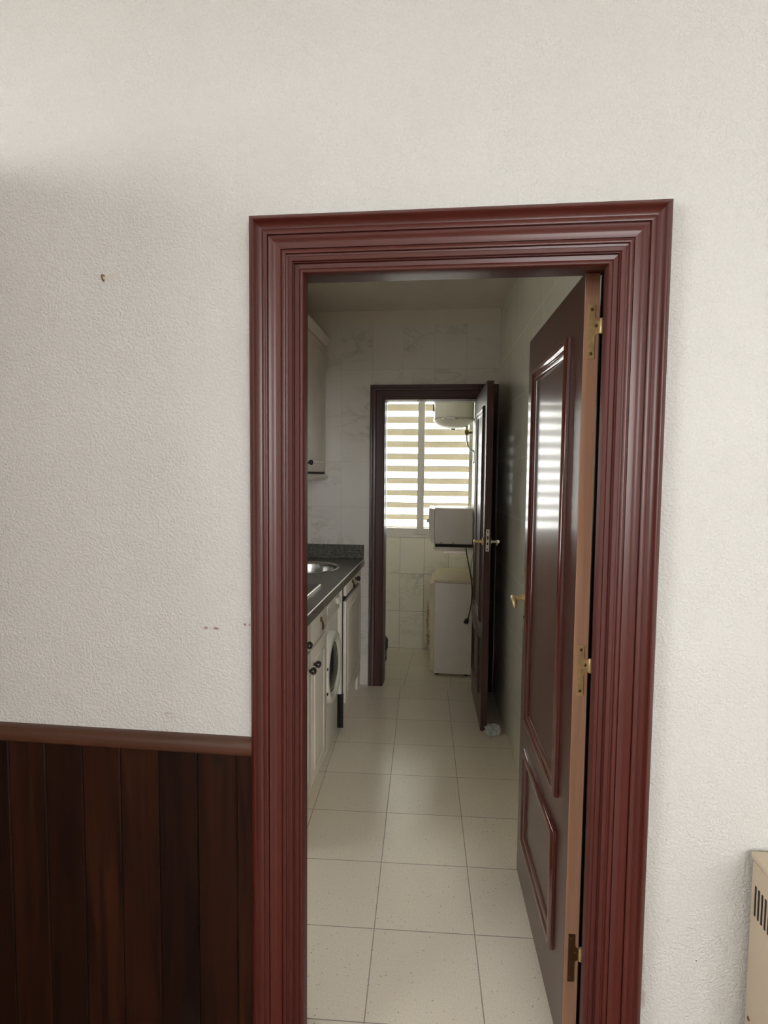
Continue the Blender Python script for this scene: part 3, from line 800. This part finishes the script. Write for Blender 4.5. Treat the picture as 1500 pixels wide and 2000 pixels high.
# ------------------------------------------------------------------ countertop appliance on a wall shelf
sh = thing('wall_shelf', 'thin white shelf on brackets carrying the white boxy appliance', 'shelf', (0, 0, 0))
B().box(-.10, .197, 3.02, 3.44, .950, .966, .002, 1).build('board', M['white_edge'], sh)
for yy in (3.10, 3.36):
    b = B().box(-.03, .197, yy - .008, yy + .008, .924, .9495, .002, 1)
    b.build('bracket', M['steel_trim'], sh, smooth=0)
ap = thing('countertop_oven', 'white boxy countertop appliance with hanging black cord on the laundry shelf', 'appliance', (0, 0, .966))
B().box(-.096, .190, 3.03, 3.42, .036, .306, .012, 3).build('body', M['grey_enamel'], ap)
b = B(); loops = []
prof = [(-.097, 3.036, 3.414, .034, .300), (-.118, 3.036, 3.414, .046, .302), (-.134, 3.042, 3.408, .10, .304), (-.140, 3.046, 3.404, .20, .306), (-.140, 3.048, 3.402, .285, .306)]
for x_, ya, yb, za, zb in prof[:]:
    loops.append([(x_, ya, za), (x_, yb, za), (x_, yb, zb), (x_, ya, zb)])
b.loft(loops, True, True); b.build('front_panel', M['white_enamel'], ap, smooth=0)
B().lathe([(0, -.020), (.012, -.020), (.014, -.012), (.014, 0), (0, 0)], (-.138, 3.10, .205), 'x', 18).build('knob', M['white_enamel'], ap)
B().box(-.090, .186, 3.045, 3.40, .012, .036).build('base_shade', M['dark_gap'], ap, smooth=0)  # dark block paints the shade between appliance body and tray
B().box(-.104, .192, 3.028, 3.42, 0, .013, .003, 1).build('base_tray', M['white_enamel'], ap)
for xx in (-.045, .045):
    B().lathe([(0, -.003), (.004, -.003), (.005, 0), (0, 0)], (xx, 3.03, .047), 'y', 10).build('screw', M['black'], ap)
pts = [(.140, 3.035, .012), (.142, 3.010, .000), (.150, 2.992, -.05), (.166, 2.985, -.13), (.183, 2.983, -.22), (.190, 2.982, -.30), (.187, 2.982, -.38), (.178, 2.982, -.45), (.168, 2.982, -.495), (.161, 2.982, -.515)]
def smooth_path(p, n=6):
    p = [Vector(q) for q in p]; out = []
    for i in range(len(p) - 1):
        a, b_, c, d_ = p[max(i - 1, 0)], p[i], p[i + 1], p[min(i + 2, len(p) - 1)]
        for k in range(n):
            t_ = k / n
            out.append(.5 * ((2 * b_) + (c - a) * t_ + (2 * a - 5 * b_ + 4 * c - d_) * t_ ** 2 + (-a + 3 * b_ - 3 * c + d_) * t_ ** 3))
    return out + [p[-1]]
cd = B().tube(smooth_path(pts), .0042, 10).build('power_cord', M['black'], ap, smooth=60)
B().tube([(.163, 2.982, -.508), (.160, 2.982, -.518), (.153, 2.982, -.532), (.147, 2.982, -.548)], [.007, .013, .019, .017], 14).build('plug', M['black'], cd)

# thin pale hose hanging beside the cord
o = B().tube(smooth_path([(.1985, 2.99, 1.09), (.1985, 2.985, 1.04), (.198, 2.985, .97), (.187, 2.985, .90), (.178, 2.985, .83), (.180, 2.985, .79), (.19, 2.99, .76), (.192, 2.995, .74)]), .004, 8).build('drain_hose', M['chrome'], smooth=60)
tag(o, 'thin grey hose hanging behind the black cord in the laundry', 'hose')

# ------------------------------------------------------------------ white floor appliance below the shelf
fa = thing('washing_machine', 'white laundry appliance with yellow window light in its top colour, standing under the shelf seen from its side', 'washing machine', (0, 3.0, 0))
B().box(-.088, .194, 0, .56, .020, .712, .006, 2).build('body', M['grey_enamel'], fa)
o = B().box(-.094, .194, -.004, .57, .714, .737, .006, 2).build('top_cover', M['lit_yellow'], fa); o['label'] = 'top cover with yellow window light in its colour'
b = B().loft([[(-.089, .006, .03), (-.089, .554, .03), (-.089, .554, .712), (-.089, .006, .712)], [(-.116, .016, .05), (-.116, .545, .05), (-.122, .545, .70), (-.122, .016, .70)]], True, True)
o = b.build('front_panel', M['lit_yellow'], fa, smooth=0)
for xx in (-.06, .16):
    for yy in (.05, .50):
        B().lathe([(0, 0), (.016, 0), (.014, .022), (0, .022)], (xx, yy, 0), 'z', 12).build('foot', M['black'], fa)

# ------------------------------------------------------------------ dark bag peeking out behind the inner surround
b = B(); bm = b.bm
res = bmesh.ops.create_icosphere(bm, subdivisions=4, radius=1)
for v in res['verts']:
    n1 = mnoise.noise(v.co * 2.6 + Vector((5, 2, 9)))
    k = 1 + .25 * n1
    zz = .15 + v.co.z * .155 * k
    tw = 1. if zz < .2 else max(.35, 1 - (zz - .2) * 4)
    v.co = Vector((v.co.x * .075 * k * tw, v.co.y * .10 * k * tw, max(0, zz)))
o = b.build('rubbish_bag', M['bag'], loc=(-.535, 3.20, 0), smooth=30)
tag(o, 'black rubbish bag on the laundry floor peeking out behind the left inner door frame', 'bag')

# ------------------------------------------------------------------ near room windows (behind the viewer)
def plain_window(name, label, x0, x1, z0, z1, loc, rot):
    w = thing(name, label, 'window', loc, rot, kind='structure')
    b = B().box(x0, x1, -.03, .03, z0, z0 + .06).box(x0, x1, -.03, .03, z1 - .06, z1).box(x0, x0 + .06, -.03, .03, z0 + .06, z1 - .06).box(x1 - .06, x1, -.03, .03, z0 + .06, z1 - .06)
    b.box((x0 + x1) / 2 - .03, (x0 + x1) / 2 + .03, -.03, .03, z0 + .06, z1 - .06)
    b.build('window_frame', M['alu'], w, smooth=0)
plain_window('window_2', 'wide window in the wall behind the viewer', WB[0], WB[1], WB[2], WB[3], (0, LY0 - .1, 0), 0)
plain_window('window_3', 'window in the side wall left of the view', WL[0], WL[1], WL[2], WL[3], (LX0 - .1, 0, 0), math.radians(90))

g = B().box(-40, 40, -40, 40, -3.2, -3.0)
tag(g.build('ground', plain('courtyard_ground', (.22, .21, .19), .8), smooth=0), 'courtyard ground far below the windows', 'ground', kind='structure')

plain_window('added_fill_window', 'added unseen side window brightening the doorway end of the kitchen', WK[0], WK[1], WK[2], WK[3], (KX0 - .06, 0, 0), math.radians(90))

# ------------------------------------------------------------------ light: an overcast bright sky, sampled through the windows
wd = bpy.data.worlds.new('sky'); SC.world = wd; wd.use_nodes = True
nt = wd.node_tree; bg = nt.nodes['Background']
bg.inputs[0].default_value = (1., 1., .985, 1); bg.inputs[1].default_value = 5.0
def portal(name, loc, rot, sx, sy):
    la = bpy.data.lights.new(name, 'AREA'); la.shape = 'RECTANGLE'; la.size = sx; la.size_y = sy; la.cycles.is_portal = True
    o = bpy.data.objects.new(name, la); COL.objects.link(o); o.location = loc; o.rotation_euler = rot
    return o
portal('sky_portal', ((WB[0] + WB[1]) / 2, LY0 - .19, (WB[2] + WB[3]) / 2), (-PI / 2, PI, 0), WB[1] - WB[0], WB[3] - WB[2])
portal('sky_portal', (LX0 - .19, (WL[0] + WL[1]) / 2, (WL[2] + WL[3]) / 2), (PI / 2, 0, -PI / 2), WL[1] - WL[0], WL[3] - WL[2])
portal('sky_portal', (KX0 - .11, (WK[0] + WK[1]) / 2, (WK[2] + WK[3]) / 2), (PI / 2, 0, -PI / 2), WK[1] - WK[0], WK[3] - WK[2])
portal('sky_portal', ((WX0 + WX1) / 2, LBACK + .32, (WZ0 + WZ1) / 2), (-PI / 2, 0, 0), 1.3, 1.55)

# ------------------------------------------------------------------ camera
cam = bpy.data.cameras.new('camera'); co = bpy.data.objects.new('camera', cam); COL.objects.link(co)
p_, y_, r_ = 0.06489045, -0.10970869, 0.00964765
cy_, sy_ = math.cos(y_), math.sin(y_)
fw = Vector((sy_ * math.cos(p_), cy_ * math.cos(p_), -math.sin(p_)))
r0 = Vector((cy_, -sy_, 0)); u0 = r0.cross(fw)
rt = r0 * math.cos(r_) + u0 * math.sin(r_); up_ = -r0 * math.sin(r_) + u0 * math.cos(r_)
mw = Matrix(((rt.x, up_.x, -fw.x, 0), (rt.y, up_.y, -fw.y, -1.31), (rt.z, up_.z, -fw.z, 1.52), (0, 0, 0, 1)))
co.matrix_world = mw
cam.sensor_fit = 'VERTICAL'; cam.sensor_height = 36; cam.lens = 1130 * 36 / 2000
cam.clip_start = .01
SC.camera = co

SC.view_settings.view_transform = 'Standard'; SC.view_settings.look = 'None'
SC.view_settings.gamma = 1.; SC.view_settings.use_curve_mapping = False
SC.view_settings.exposure = 1.33
SC.cycles.use_denoising = True
SC.cycles.max_bounces = 14; SC.cycles.diffuse_bounces = 10; SC.cycles.glossy_bounces = 6; SC.cycles.transparent_max_bounces = 12
SC.cycles.sample_clamp_indirect = 8.; SC.cycles.blur_glossy = 1.5
